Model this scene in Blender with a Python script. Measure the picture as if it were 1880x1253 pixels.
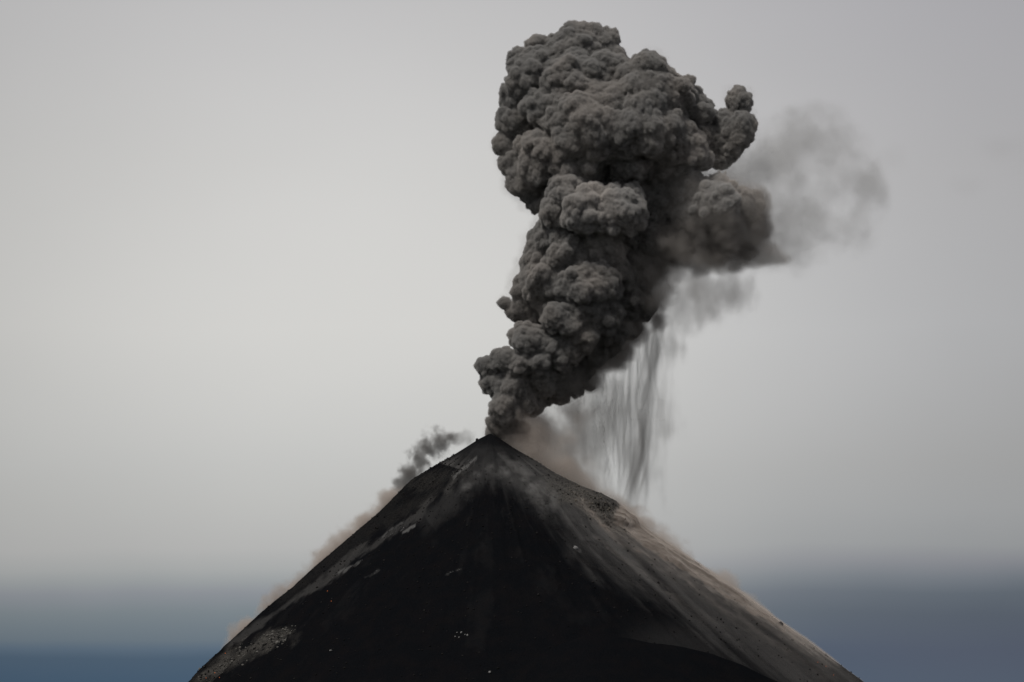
import bpy, math, random, time
import numpy as np
import openvdb
from mathutils import Vector

T0 = time.time()
scene = bpy.context.scene
for o in list(bpy.data.objects):
    bpy.data.objects.remove(o)

# ------------------------------------------------------------------ camera
CAM_Y = -3000.0
PITCH = math.radians(7.0)
FOC = 5639.0                      # focal length in photo pixels (1880 wide)
cam_d = bpy.data.cameras.new('camera')
cam_d.sensor_width = 36.0
cam_d.lens = 36.0 * FOC / 1880.0
cam_d.clip_start = 1.0
cam_d.clip_end = 200000.0
cam = bpy.data.objects.new('camera', cam_d)
scene.collection.objects.link(cam)
cam.location = (0, CAM_Y, 0)
cam.rotation_euler = (math.radians(90) + PITCH, 0, 0)
scene.camera = cam
CA, SA = math.cos(PITCH), math.sin(PITCH)
K = 0.532                         # metres per photo pixel at the crater


def P(px, py, y=0.0):
    """Point of the place at depth y that the photograph shows at (px, py)."""
    a, b = (px - 940.0) / FOC, (626.5 - py) / FOC
    dy, dz = CA - b * SA, SA + b * CA
    t = (y - CAM_Y) / dy
    return np.array((a * t, y, dz * t))


def project(v):
    """Photo pixel of points (n,3)."""
    v = np.asarray(v, dtype=np.float64)
    yy = v[:, 1] - CAM_Y
    f = yy * CA + v[:, 2] * SA
    u = -yy * SA + v[:, 2] * CA
    return 940.0 + FOC * v[:, 0] / f, 626.5 - FOC * u / f


# ------------------------------------------------------------------ view, sampling
vs = scene.view_settings
vs.view_transform = 'Standard'
vs.look = 'None'
vs.exposure = 0.0
vs.gamma = 1.0
cy = scene.cycles
cy.use_denoising = True
cy.denoiser = 'OPENIMAGEDENOISE'
cy.max_bounces = 10
cy.diffuse_bounces = 2
cy.volume_bounces = 3
cy.transparent_max_bounces = 16
cy.volume_step_rate = 1.0
cy.volume_max_steps = 512
cy.use_adaptive_sampling = True
cy.adaptive_threshold = 0.015

# ------------------------------------------------------------------ sky and sun
SUN_EL, SUN_AZ = math.radians(57), math.radians(-140)   # azimuth clockwise from +Y (view direction)
world = bpy.data.worlds.new('World')
scene.world = world
world.use_nodes = True


class NT:
    """Small helper to write node trees."""
    def __init__(self, tree):
        self.t = tree
        tree.nodes.clear()

    def n(self, kind, ins=None, **props):
        nd = self.t.nodes.new(kind)
        for k, v in props.items():
            setattr(nd, k, v)
        for k, v in (ins or {}).items():
            s = nd.inputs[k]
            if isinstance(v, bpy.types.NodeSocket):
                self.t.links.new(v, s)
            else:
                s.default_value = v
        return nd

    def math(self, op, a, b=0.0, clamp=False):
        return self.n('ShaderNodeMath', {0: a, 1: b}, operation=op, use_clamp=clamp).outputs[0]

    def mix(self, f, a, b):
        nd = self.n('ShaderNodeMix', data_type='RGBA')
        for k, v in ((0, f), (6, a), (7, b)):
            if isinstance(v, bpy.types.NodeSocket):
                self.t.links.new(v, nd.inputs[k])
            elif k == 0:
                nd.inputs[k].default_value = v
            else:
                nd.inputs[k].default_value = (*v[:3], 1.0)
        return nd.outputs[2]

    def ramp(self, f, pts, interp='EASE'):
        nd = self.n('ShaderNodeValToRGB', {0: f})
        cr = nd.color_ramp
        cr.interpolation = interp
        while len(cr.elements) < len(pts):
            cr.elements.new(0.5)
        for e, (p, c) in zip(cr.elements, pts):
            e.position = p
            e.color = (*c, 1.0) if len(c) == 3 else c
        return nd.outputs[0]

    def link(self, a, b):
        self.t.links.new(a, b)


def lin(r, g=None, b=None):
    """sRGB 0-255 to linear."""
    if g is None:
        g = b = r
    f = lambda c: ((c / 255 + 0.055) / 1.055) ** 2.4 if c / 255 > 0.04045 else c / 255 / 12.92
    return (f(r), f(g), f(b))


w = NT(world.node_tree)
tc = w.n('ShaderNodeTexCoord')
sep = w.n('ShaderNodeSeparateXYZ', {0: tc.outputs['Generated']})
sx, sy, sz = sep.outputs
# soft noise that shifts the edge of the cloud deck
nz = w.n('ShaderNodeTexNoise', {'Vector': w.n('ShaderNodeVectorMath', {0: tc.outputs['Generated'], 1: (9.0, 9.0, 16.0)}, operation='MULTIPLY').outputs[0],
                                'Scale': 1.0, 'Detail': 3.0, 'Roughness': 0.45}).outputs['Fac']
nzc = w.math('SUBTRACT', nz, 0.5)
el = w.math('MULTIPLY', w.math('ADD', sz, w.math('MULTIPLY', nzc, 0.010)), 4.0, clamp=True)


def stops(rows):
    """(height, sRGB, share of the glow) -> ramp points of the deck without its glow."""
    return [(h, tuple(v / g for v in lin(*c))) for h, c, g in rows]


deck_l = w.ramp(el, stops([
    (0.0, (60, 82, 104), 1.2), (0.05, (66, 86, 106), 1.24), (0.075, (72, 90, 108), 1.275), (0.087, (86, 102, 118), 1.29), (0.098, (101, 113, 123), 1.30), (0.131, (118, 127, 133), 1.35),
    (0.157, (135, 139, 145), 1.38), (0.171, (147, 151, 153), 1.40), (0.188, (161, 163, 163), 1.43), (0.216, (173, 173, 172), 1.466), (0.272, (181, 181, 179), 1.54), (0.33, (188, 188, 186), 1.61),
    (0.50, (203, 202, 199), 1.69), (0.71, (196, 195, 193), 1.55), (0.90, (186, 185, 185), 1.32), (1.0, (182, 181, 182), 1.27)]), 'LINEAR')
deck_r = w.ramp(el, stops([
    (0.0, (78, 90, 108), 1.05), (0.05, (80, 90, 106), 1.065), (0.085, (80, 88, 104), 1.08), (0.131, (84, 92, 104), 1.095), (0.16, (93, 101, 111), 1.107), (0.181, (111, 117, 125), 1.115),
    (0.202, (131, 133, 139), 1.12), (0.224, (146, 148, 150), 1.13), (0.272, (155, 156, 157), 1.149), (0.33, (160, 160, 160), 1.167), (0.50, (174, 174, 175), 1.187), (0.71, (172, 171, 172), 1.16),
    (0.90, (168, 167, 170), 1.09), (1.0, (166, 165, 168), 1.08)]), 'LINEAR')
rt = w.n('ShaderNodeMapRange', {0: sx, 1: -0.03, 2: 0.16, 3: 0.0, 4: 1.0}, interpolation_type='SMOOTHSTEP').outputs[0]
deck = w.mix(rt, deck_l, deck_r)
# the brighter part of the cloud deck, left of the volcano
c0 = P(660, 590, 0) - np.array((0, CAM_Y, 0))
c0 = c0 / np.linalg.norm(c0)
dv = w.n('ShaderNodeVectorMath', {0: tc.outputs['Generated'], 1: tuple(c0)}, operation='SUBTRACT').outputs[0]
dv = w.n('ShaderNodeVectorMath', {0: dv, 1: (5.9, 5.9, 7.8)}, operation='MULTIPLY').outputs[0]
dl = w.n('ShaderNodeVectorMath', {0: dv}, operation='LENGTH').outputs['Value']
glow = w.math('POWER', 2.718, w.math('MULTIPLY', w.math('MULTIPLY', dl, dl), -1.0))
gl = w.math('ADD', w.math('MULTIPLY', glow, 0.90), w.math('MULTIPLY', nzc, 0.12))
# the deck is thicker and darker overhead
over = w.n('ShaderNodeMapRange', {0: sz, 1: 0.22, 2: 0.8, 3: 1.0, 4: 0.5}, interpolation_type='SMOOTHSTEP').outputs[0]
deck = w.n('ShaderNodeVectorMath', {0: deck, 'Scale': w.math('MULTIPLY', w.math('ADD', gl, 1.0), over)}, operation='SCALE').outputs[0]
sky = w.n('ShaderNodeTexSky', sky_type='NISHITA', sun_disc=False, sun_elevation=SUN_EL, sun_rotation=SUN_AZ)
bg_s = w.n('ShaderNodeBackground', {'Color': sky.outputs[0], 'Strength': 0.05})
bg_c = w.n('ShaderNodeBackground', {'Color': deck, 'Strength': 1.0})
mx = w.n('ShaderNodeMixShader', {0: 0.97, 1: bg_s.outputs[0], 2: bg_c.outputs[0]})
w.n('ShaderNodeOutputWorld', {'Surface': mx.outputs[0]})

sun_d = bpy.data.lights.new('sun', 'SUN')
sun_d.energy = 2.1
sun_d.angle = math.radians(14)
sun_d.color = (1.0, 0.95, 0.88)
sun = bpy.data.objects.new('sun', sun_d)
scene.collection.objects.link(sun)
sdir = Vector((math.sin(SUN_AZ) * math.cos(SUN_EL), math.cos(SUN_AZ) * math.cos(SUN_EL), math.sin(SUN_EL)))
sun.rotation_euler = sdir.to_track_quat('Z', 'Y').to_euler()
sun.location = sdir * 2000

rng = np.random.default_rng(7)
random.seed(7)

# ------------------------------------------------------------------ helpers


def tag(o, label=None, cat=None, group=None, kind=None):
    for k, v in (('label', label), ('category', cat), ('group', group), ('kind', kind)):
        if v:
            o[k] = v
    return o


def link(o, parent=None):
    scene.collection.objects.link(o)
    if parent is not None:
        o.parent = parent
    return o


def mesh_from(name, pts, faces, mat=None, smooth=True):
    """faces: (n,3) or (n,4) array or list of such arrays."""
    if not isinstance(faces, (list, tuple)):
        faces = [faces]
    faces = [np.asarray(f, dtype=np.int32) for f in faces if len(f)]
    me = bpy.data.meshes.new(name)
    pts = np.asarray(pts, dtype=np.float32)
    me.vertices.add(len(pts))
    me.vertices.foreach_set('co', pts.ravel())
    loops = np.concatenate([f.ravel() for f in faces])
    tot = np.concatenate([np.full(len(f), f.shape[1], dtype=np.int32) for f in faces])
    start = np.concatenate([[0], np.cumsum(tot)[:-1]]).astype(np.int32)
    me.loops.add(len(loops))
    me.loops.foreach_set('vertex_index', loops)
    me.polygons.add(len(tot))
    me.polygons.foreach_set('loop_start', start)
    me.polygons.foreach_set('loop_total', tot)
    me.update(calc_edges=True)
    if smooth:
        me.polygons.foreach_set('use_smooth', np.ones(len(tot), dtype=bool))
    if mat:
        me.materials.append(mat)
    return me


def taps(a, x, ax):
    """Cubic B-spline interpolation of the lattice a along one axis at coordinates x."""
    n = a.shape[ax]
    i = np.clip(np.floor(x).astype(int), 0, n - 4)
    f = np.clip(x - i, 0, 1)
    sh = [1, 1, 1]
    sh[ax] = len(x)
    out = 0
    for k, wk in enumerate(((1 - f) ** 3 / 6, (3 * f ** 3 - 6 * f ** 2 + 4) / 6, (-3 * f ** 3 + 3 * f ** 2 + 3 * f + 1) / 6, f ** 3 / 6)):
        q = np.take(a, i + k, axis=ax)
        q *= wk.astype(np.float32).reshape(sh)
        out = q if k == 0 else np.add(out, q, out=out)
    return out


def vnoise(shape, step, vox=1.0):
    """Smooth noise of about unit size on a grid; step = feature size (scalar or 3) in the units of vox."""
    step = np.broadcast_to(np.asarray(step, dtype=float), (3,))
    ns = [int(s * vox / st) + 5 for s, st in zip(shape, step)]
    out = rng.standard_normal(ns).astype(np.float32)
    for ax in range(3):
        out = taps(out, np.arange(shape[ax]) * vox / step[ax] + rng.random(), ax)
    out *= 2.1
    return out


def fbm(shape, step, octaves=4, vox=1.0, gain=0.5):
    step = np.broadcast_to(np.asarray(step, dtype=float), (3,)).copy()
    tot, a, s = 0, 1.0, 0.0
    for _ in range(octaves):
        tot = tot + a * vnoise(shape, step, vox)
        s += a * a
        a *= gain
        step = step / 2
    return tot / math.sqrt(s)


def sstep(a, b, x):
    t = np.clip((x - a) / (b - a), 0, 1)
    return t * t * (3 - 2 * t)


def poly_d(px, py, pts):
    """Distance to a polyline, the parameter 0..1 along it and the signed side (positive = right of travel)."""
    best = np.full(px.shape, 1e9)
    tt = np.zeros(px.shape)
    side = np.zeros(px.shape)
    L = [math.dist(a, b) for a, b in zip(pts, pts[1:])]
    tot, acc = sum(L), 0
    for (a, b), l in zip(zip(pts, pts[1:]), L):
        ux, uy = (b[0] - a[0]) / l, (b[1] - a[1]) / l
        s = np.clip((px - a[0]) * ux + (py - a[1]) * uy, 0, l)
        dx, dy = px - a[0] - s * ux, py - a[1] - s * uy
        d = np.hypot(dx, dy)
        m = d < best
        best = np.where(m, d, best)
        tt = np.where(m, (acc + s) / tot, tt)
        side = np.where(m, np.sign(-(dx * uy - dy * ux)), side)
        acc += l
    return best, tt, side


# ------------------------------------------------------------------ materials


def new_mat(name):
    m = bpy.data.materials.new(name)
    m.use_nodes = True
    return m, NT(m.node_tree)


def volcano_material():
    m, t = new_mat('volcanic_scoria')
    at = lambda nm: t.n('ShaderNodeAttribute', attribute_name=nm).outputs['Fac']
    ash, rock, pale = at('ash'), at('rock'), at('pale')
    co = t.n('ShaderNodeTexCoord').outputs['Object']
    gr = t.n('ShaderNodeTexNoise', {'Vector': co, 'Scale': 0.8, 'Detail': 5.0, 'Roughness': 0.78}).outputs['Fac']
    gr2 = t.n('ShaderNodeTexNoise', {'Vector': co, 'Scale': 0.06, 'Detail': 4.0, 'Roughness': 0.6}).outputs['Fac']
    black = t.mix(gr, (0.0010, 0.0016, 0.0027), (0.0115, 0.0122, 0.0142))
    warm = t.mix(gr, (0.003, 0.0033, 0.0045), (0.013, 0.0122, 0.0132))
    black = t.mix(t.math('MULTIPLY', t.math('SUBTRACT', gr2, 0.42), 4.0, clamp=True), black, warm)
    ashc = t.mix(gr, (0.045, 0.045, 0.047), (0.12, 0.117, 0.115))
    col = t.mix(ash, black, ashc)
    rockc = t.mix(t.math('MULTIPLY', t.math('SUBTRACT', gr, 0.35), 3.0, clamp=True), (0.010, 0.0105, 0.012), (0.15, 0.142, 0.13))
    col = t.mix(rock, col, rockc)
    col = t.mix(pale, col, (0.22, 0.22, 0.22))
    bmp = t.n('ShaderNodeBump', {'Height': gr, 'Strength': 0.8, 'Distance': 1.2})
    b = t.n('ShaderNodeBsdfPrincipled', {'Base Color': col, 'Roughness': 0.95, 'Normal': bmp.outputs[0]})
    b.inputs['Specular IOR Level'].default_value = 0.0
    t.n('ShaderNodeOutputMaterial', {'Surface': b.outputs[0]})
    return m


TONES = []      # (centre, radius, factor): paler and darker plume ash, with lobe highlights and fold shade painted in


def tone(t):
    """Factor for the ash colour from the painted light and dark spots in TONES, by place."""
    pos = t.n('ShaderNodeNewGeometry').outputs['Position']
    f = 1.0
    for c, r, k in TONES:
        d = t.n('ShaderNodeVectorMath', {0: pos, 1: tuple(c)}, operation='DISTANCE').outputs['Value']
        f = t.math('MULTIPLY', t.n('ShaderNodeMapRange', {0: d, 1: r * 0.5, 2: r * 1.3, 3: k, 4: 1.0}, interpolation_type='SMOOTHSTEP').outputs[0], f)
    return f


def scaled(t, col, f):
    return t.n('ShaderNodeVectorMath', {0: col, 'Scale': f}, operation='SCALE').outputs[0]


def ash_core_material(name, a, bcol, toned=False):
    m, t = new_mat(name)
    co = t.n('ShaderNodeTexCoord').outputs['Object']
    n1 = t.n('ShaderNodeTexNoise', {'Vector': co, 'Scale': 0.02, 'Detail': 3.0, 'Roughness': 0.55}).outputs['Fac']
    f = t.math('MULTIPLY', t.math('SUBTRACT', n1, 0.38), 4.0, clamp=True)
    c = t.mix(f, a, bcol)
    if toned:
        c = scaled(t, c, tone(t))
    b = t.n('ShaderNodeBsdfDiffuse', {'Color': c, 'Roughness': 1.0})
    t.n('ShaderNodeOutputMaterial', {'Surface': b.outputs[0]})
    return m


def volume_material(name, col, dens, aniso=0.0, col2=None, scale=0.02, toned=False, ragged=0.0):
    m, t = new_mat(name)
    d = t.n('ShaderNodeAttribute', attribute_name='density').outputs['Fac']
    c = (*col, 1.0)
    if col2 is not None:
        co = t.n('ShaderNodeTexCoord').outputs['Object']
        n1 = t.n('ShaderNodeTexNoise', {'Vector': co, 'Scale': scale, 'Detail': 1.0}).outputs['Fac']
        c = t.mix(t.math('MULTIPLY', t.math('SUBTRACT', n1, 0.38), 4.0, clamp=True), col, col2)
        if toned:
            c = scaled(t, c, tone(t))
    if ragged:
        co = t.n('ShaderNodeTexCoord').outputs['Object']
        n2 = t.n('ShaderNodeTexNoise', {'Vector': co, 'Scale': ragged, 'Detail': 2.0, 'Roughness': 0.6}).outputs['Fac']
        d = t.math('MULTIPLY', d, t.n('ShaderNodeMapRange', {0: n2, 1: 0.36, 2: 0.62, 3: 0.55, 4: 1.4}).outputs[0])
    v = t.n('ShaderNodeVolumePrincipled', {'Color': c, 'Density': t.math('MULTIPLY', d, dens), 'Anisotropy': aniso})
    v.inputs['Density Attribute'].default_value = ''
    t.n('ShaderNodeOutputMaterial', {'Volume': v.outputs[0]})
    return m


def soft_volume_from_mesh(o, mat, vox, band):
    """Turns a closed mesh object into a fog that thickens inwards over band metres."""
    ng = bpy.data.node_groups.new('fog_from_surface', 'GeometryNodeTree')
    ng.interface.new_socket('Geometry', in_out='INPUT', socket_type='NodeSocketGeometry')
    ng.interface.new_socket('Geometry', in_out='OUTPUT', socket_type='NodeSocketGeometry')
    gi, go = ng.nodes.new('NodeGroupInput'), ng.nodes.new('NodeGroupOutput')
    mv = ng.nodes.new('GeometryNodeMeshToVolume')
    mv.resolution_mode = 'VOXEL_SIZE'
    mv.inputs['Density'].default_value = 1.0
    mv.inputs['Voxel Size'].default_value = vox
    mv.inputs['Interior Band Width'].default_value = band
    sm = ng.nodes.new('GeometryNodeSetMaterial')
    sm.inputs['Material'].default_value = mat
    ng.links.new(gi.outputs[0], mv.inputs['Mesh'])
    ng.links.new(mv.outputs[0], sm.inputs[0])
    ng.links.new(sm.outputs[0], go.inputs[0])
    md = o.modifiers.new('fog', 'NODES')
    md.node_group = ng


def fog_object(name, field, origin, vox, mat, parent=None):
    """A fog whose density is the array field[ix,iy,iz], its first sample at origin (one mesh object, filled by geometry nodes)."""
    nx, ny, nz_ = field.shape
    n = nx * ny * nz_
    me = bpy.data.meshes.new(name)
    me.vertices.add(n)
    # the samples are kept as points, in metres from the origin
    co = np.empty((nx, ny, nz_, 3), dtype=np.float32)
    co[..., 0] = (np.arange(nx) * vox)[:, None, None]
    co[..., 1] = (np.arange(ny) * vox)[None, :, None]
    co[..., 2] = (np.arange(nz_) * vox)[None, None, :]
    me.vertices.foreach_set('co', co.ravel())
    at = me.attributes.new('amount', 'FLOAT', 'POINT')
    at.data.foreach_set('value', np.ascontiguousarray(field, dtype=np.float32).ravel())
    me.materials.append(mat)
    o = bpy.data.objects.new(name, me)
    link(o, parent)
    o.location = origin
    ng = bpy.data.node_groups.new('fog_from_samples', 'GeometryNodeTree')
    ng.interface.new_socket('Geometry', in_out='INPUT', socket_type='NodeSocketGeometry')
    ng.interface.new_socket('Geometry', in_out='OUTPUT', socket_type='NodeSocketGeometry')
    N, L = ng.nodes.new, ng.links.new
    gi, go = N('NodeGroupInput'), N('NodeGroupOutput')
    vc = N('GeometryNodeVolumeCube')
    vc.inputs['Min'].default_value = (0, 0, 0)
    vc.inputs['Max'].default_value = ((nx - 1) * vox, (ny - 1) * vox, (nz_ - 1) * vox)
    for k, v in zip('XYZ', (nx, ny, nz_)):
        vc.inputs['Resolution ' + k].default_value = v
    ps = N('GeometryNodeInputPosition')
    sc = N('ShaderNodeVectorMath'); sc.operation = 'SCALE'; sc.inputs['Scale'].default_value = 1 / vox
    L(ps.outputs[0], sc.inputs[0])
    sp = N('ShaderNodeSeparateXYZ'); L(sc.outputs[0], sp.inputs[0])

    def toint(s):
        k = N('FunctionNodeFloatToInt'); k.rounding_mode = 'ROUND'; L(s, k.inputs[0]); return k.outputs[0]

    def im(op, a, b):
        k = N('FunctionNodeIntegerMath'); k.operation = op
        for i, q in enumerate((a, b)):
            if isinstance(q, int):
                k.inputs[i].default_value = q
            else:
                L(q, k.inputs[i])
        return k.outputs[0]
    ix, iy, iz = (toint(s) for s in sp.outputs)
    idx = im('ADD', im('MULTIPLY', im('ADD', im('MULTIPLY', ix, ny), iy), nz_), iz)
    na = N('GeometryNodeInputNamedAttribute'); na.data_type = 'FLOAT'; na.inputs[0].default_value = 'amount'
    si = N('GeometryNodeSampleIndex'); si.data_type = 'FLOAT'; si.domain = 'POINT'; si.clamp = True
    L(gi.outputs[0], si.inputs['Geometry'])
    L(na.outputs[0], si.inputs['Value'])
    L(idx, si.inputs['Index'])
    L(si.outputs[0], vc.inputs['Density'])
    sm = N('GeometryNodeSetMaterial'); sm.inputs['Material'].default_value = mat
    L(vc.outputs[0], sm.inputs[0]); L(sm.outputs[0], go.inputs[0])
    md = o.modifiers.new('fog', 'NODES')
    md.node_group = ng
    return o


# ------------------------------------------------------------------ ground
GROUND_Z = -160.0
m_ground, t = new_mat('dark_lowland')
g1 = t.n('ShaderNodeTexNoise', {'Vector': t.n('ShaderNodeTexCoord').outputs['Object'], 'Scale': 0.004, 'Detail': 6.0}).outputs['Fac']
b = t.n('ShaderNodeBsdfPrincipled', {'Base Color': t.mix(g1, (0.012, 0.016, 0.012), (0.035, 0.036, 0.03)), 'Roughness': 1.0})
t.n('ShaderNodeOutputMaterial', {'Surface': b.outputs[0]})
G = 90000.0
ground = link(bpy.data.objects.new('ground', mesh_from('ground', [(-G, -G, GROUND_Z), (G, -G, GROUND_Z), (G, G, GROUND_Z), (-G, G, GROUND_Z)], np.array([[0, 1, 2, 3]]), m_ground)))
tag(ground, kind='structure')

# ------------------------------------------------------------------ volcano
APEX = P(900, 797)
left_px = [(900, 796), (880, 806), (838, 833), (790, 861), (752, 884), (741, 897), (722, 917), (690, 948), (650, 982), (610, 1018), (560, 1060), (520, 1098), (474, 1143), (428, 1190), (369, 1253), (250, 1352), (60, 1532)]
right_px = [(900, 796), (918, 806), (945, 824), (985, 848), (1022, 872), (1065, 893), (1105, 908), (1130, 921), (1142, 930), (1148, 945), (1166, 958), (1176, 975), (1215, 1000), (1262, 1028), (1310, 1060), (1370, 1100), (1430, 1142), (1500, 1190), (1590, 1253), (1730, 1352), (1990, 1532)]


def prof(pts):
    q = np.array([P(*p) for p in pts])
    return APEX[2] - q[:, 2], np.abs(q[:, 0] - APEX[0])


hL, rL = prof(left_px)
hR, rR = prof(right_px)
NT_, NH = 1000, 520
# angles: dense on the camera's side (-pi..0), sparse behind
th = np.concatenate([np.linspace(-math.pi - 0.25, 0.25, NT_ - 160), np.linspace(0.25, math.pi - 0.25, 162)[1:-1]])
NT_ = len(th)
hmax = APEX[2] - GROUND_Z
hs = hmax * np.linspace(0, 1, NH) ** 1.25
vis = hs < 300
R_left = np.interp(hs, hL, rL)
R_right = np.interp(hs, hR, rR)
# beyond the lists, go on down at the same slope
for R_, h_, r_ in ((R_left, hL, rL), (R_right, hR, rR)):
    far = hs > h_[-1]
    R_[far] = r_[-1] + (hs[far] - h_[-1]) * 1.35
R_front = 1.18 * hs + 2.5 * np.sqrt(hs)
TH, HS = np.meshgrid(th, hs, indexing='ij')
cs, sn = np.cos(TH), np.sin(TH)
wr = np.clip(cs, 0, 1) ** 2
wl = np.clip(-cs, 0, 1) ** 2
wf = sn ** 2
RR = wr * R_right[None] + wl * R_left[None] + wf * R_front[None]


def nz2(nx, ny, sx_, sy_, octv=3, gain=0.5):
    return fbm((nx, ny, 1), (sx_, sy_, 1.0), octv, 1.0, gain)[:, :, 0]


# the spur that comes down towards the camera (its crest divides black scoria from the ash-dusted side)
spur_th = np.interp(HS, [0, 45, 100, 170, 260, 600], [-1.85, -1.82, -1.52, -1.32, -1.18, -1.1])
sp = np.exp(-((TH - spur_th) / 0.33) ** 2) * sstep(35, 130, HS)
RR = RR * (1 + 0.10 * sp)
# a gully right of it and the broad hollow left
gu = np.exp(-((TH - (spur_th + 0.62)) / 0.28) ** 2) * sstep(30, 140, HS)
RR = RR * (1 - 0.07 * gu)
# left ridge with the pale crest, and the dark trough behind it
lr_th = np.interp(HS, [0, 30, 80, 150, 220, 300], [-2.1, -2.25, -2.52, -2.68, -2.82, -2.9])
lr = np.exp(-((TH - lr_th) / 0.09) ** 2) * sstep(15, 60, HS)
tr_ = np.exp(-((TH - (lr_th - 0.16)) / 0.10) ** 2) * sstep(15, 60, HS) * sstep(260, 170, HS)
RR = RR * (1 + 0.045 * lr - 0.045 * tr_)
base = np.stack([APEX[0] + RR * cs, RR * sn, APEX[2] - HS], -1)
pxv, pyv = project(base.reshape(-1, 3))
pxv, pyv = pxv.reshape(TH.shape), pyv.reshape(TH.shape)
front = sstep(0.28, 0.05, sn)      # camera side

n_big = nz2(NT_, NH, 60, 120, 4)
n_gul = nz2(NT_, NH, 9, 140, 3)
n_fine = nz2(NT_, NH, 4, 5, 3, 0.6)
n_mid = nz2(NT_, NH, 14, 16, 4, 0.6)

# where the surface is rough lava rock
rock = np.zeros(TH.shape)


def region(line, width, soft, amp=1.0, a=0.0, b_=1.0):
    d, tt, _ = poly_d(pxv, pyv, line)
    return amp * sstep(width + soft, width - soft, d + 7 * n_mid) * sstep(a - 0.02, a + 0.02, tt) * sstep(b_ + 0.02, b_ - 0.02, tt)


rock = np.maximum(rock, region([(748, 893), (800, 880), (850, 866)], 13, 8, 0.24))
rock = np.maximum(rock, region([(738, 905), (690, 955), (620, 1018), (520, 1103)], 12, 9, 0.12))
rock = np.maximum(rock, region([(700, 960), (760, 925), (840, 885)], 10, 8, 0.15))
rock = np.maximum(rock, region([(1040, 895), (1085, 925), (1130, 950), (1160, 970)], 22, 9, 0.9))
rock = np.maximum(rock, region([(1010, 880), (1060, 915), (1090, 950)], 18, 9, 0.6))
rock = np.maximum(rock, region([(365, 1250), (430, 1205), (500, 1172), (530, 1160)], 12, 9, 0.8))
rock = np.clip(rock, 0, 1) * front
# ash-dusted flank
Bline = [(865, 868), (905, 880), (955, 925), (1050, 1015), (1130, 1068), (1210, 1115), (1290, 1185), (1420, 1262), (1500, 1330)]
dB, tB, sB = poly_d(pxv, pyv, Bline)
sd = np.where(sB > 0, -dB, dB)     # positive on the right/upper side
ash = sstep(-25, 55, sd + 10 * n_mid + 8 * n_gul) * front
ash = ash * (0.78 + 0.26 * n_gul + 0.16 * n_big)
ash *= sstep(800, 860, pyv) * 0.8 + 0.2
ash = np.maximum(ash, region([(860, 862), (770, 940), (700, 990), (600, 1055), (500, 1130), (420, 1188)], 3, 6, 0.45) * front)
ash = np.maximum(ash, region([(905, 835), (870, 880), (780, 955)], 14, 16, 0.3) * front)
ash = np.maximum(ash, region([(905, 850), (960, 880), (1010, 910)], 20, 20, 0.4) * front)
ash = np.maximum(ash, 0.22 * sstep(1120, 1180, pyv) * sstep(1120, 1230, pxv) * sstep(1400, 1290, pxv) * front)
ash = np.maximum(ash, front * (0.035 * sstep(0.6, 1.8, n_gul + 0.9 * n_mid) + 0.05 * sstep(0.9, 2.2, n_mid + 0.7 * n_fine) * sstep(1150, 900, pyv)))
ash = np.clip(ash, 0, 1)
summit = sstep(60, 25, np.hypot((pxv - 895) * 0.6, pyv - 815)) * front
ash *= 1 - 0.75 * summit
# pale scars
pale = np.zeros(TH.shape)
for line, wdt, am in (([(832, 876), (862, 852), (872, 842)], 2.5, 0.9), ([(735, 977), (758, 966)], 2.2, 1.0), ([(618, 1052), (660, 1030)], 1.6, 0.7),
                      ([(668, 1060), (694, 1047)], 0.2, 0.3), ([(816, 1056), (846, 1044)], 0.2, 0.3), ([(1160, 957), (1170, 975)], 2.0, 0.9),
                      ([(700, 985), (735, 960)], 1.5, 0.5), ([(1055, 1005), (1064, 1012)], 3.0, 0.35)):
    d, tt, _ = poly_d(pxv, pyv, line)
    pale = np.maximum(pale, 0.45 * am * sstep(wdt + 1.6, wdt - 2.5, d + 2.2 * n_fine + 1.2 * n_mid))
pale *= front
calm = 1 - 0.85 * summit
disp = (0.022 * RR * n_big * sstep(0, 60, HS) * 0.5 + 0.85 * n_gul * sstep(15, 80, HS) + 0.35 * n_fine + 0.6 * n_mid) * calm
disp = disp + rock * (1.6 * n_mid + 1.5 * n_fine)
disp *= sstep(0, 12, HS)
# keep the outline of the photograph: damp broad changes near the flanks
edge = np.exp(-(sn / 0.22) ** 2)
disp = disp * (1 - 0.55 * edge)
RR2 = np.maximum(RR + disp, 0)
pts = np.stack([APEX[0] + RR2 * cs, RR2 * sn, APEX[2] - HS - 0 * RR2], -1)
i, j = np.meshgrid(np.arange(NT_), np.arange(NH - 1), indexing='ij')
a_ = i * NH + j
b_ = ((i + 1) % NT_) * NH + j
quads = np.stack([a_.ravel(), (a_ + 1).ravel(), (b_ + 1).ravel(), b_.ravel()], -1)
m_volc = volcano_material()
me = mesh_from('volcano', pts.reshape(-1, 3), quads, m_volc)
for nm, arr in (('ash', ash), ('rock', rock), ('pale', pale)):
    at = me.attributes.new(nm, 'FLOAT', 'POINT')
    at.data.foreach_set('value', np.ascontiguousarray(arr, dtype=np.float32).ravel())
volcano = link(bpy.data.objects.new('volcano', me))
tag(volcano, 'steep black volcanic cone with ash-dusted right flank, erupting', 'volcano', kind='structure')
print('volcano', time.time() - T0)

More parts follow.
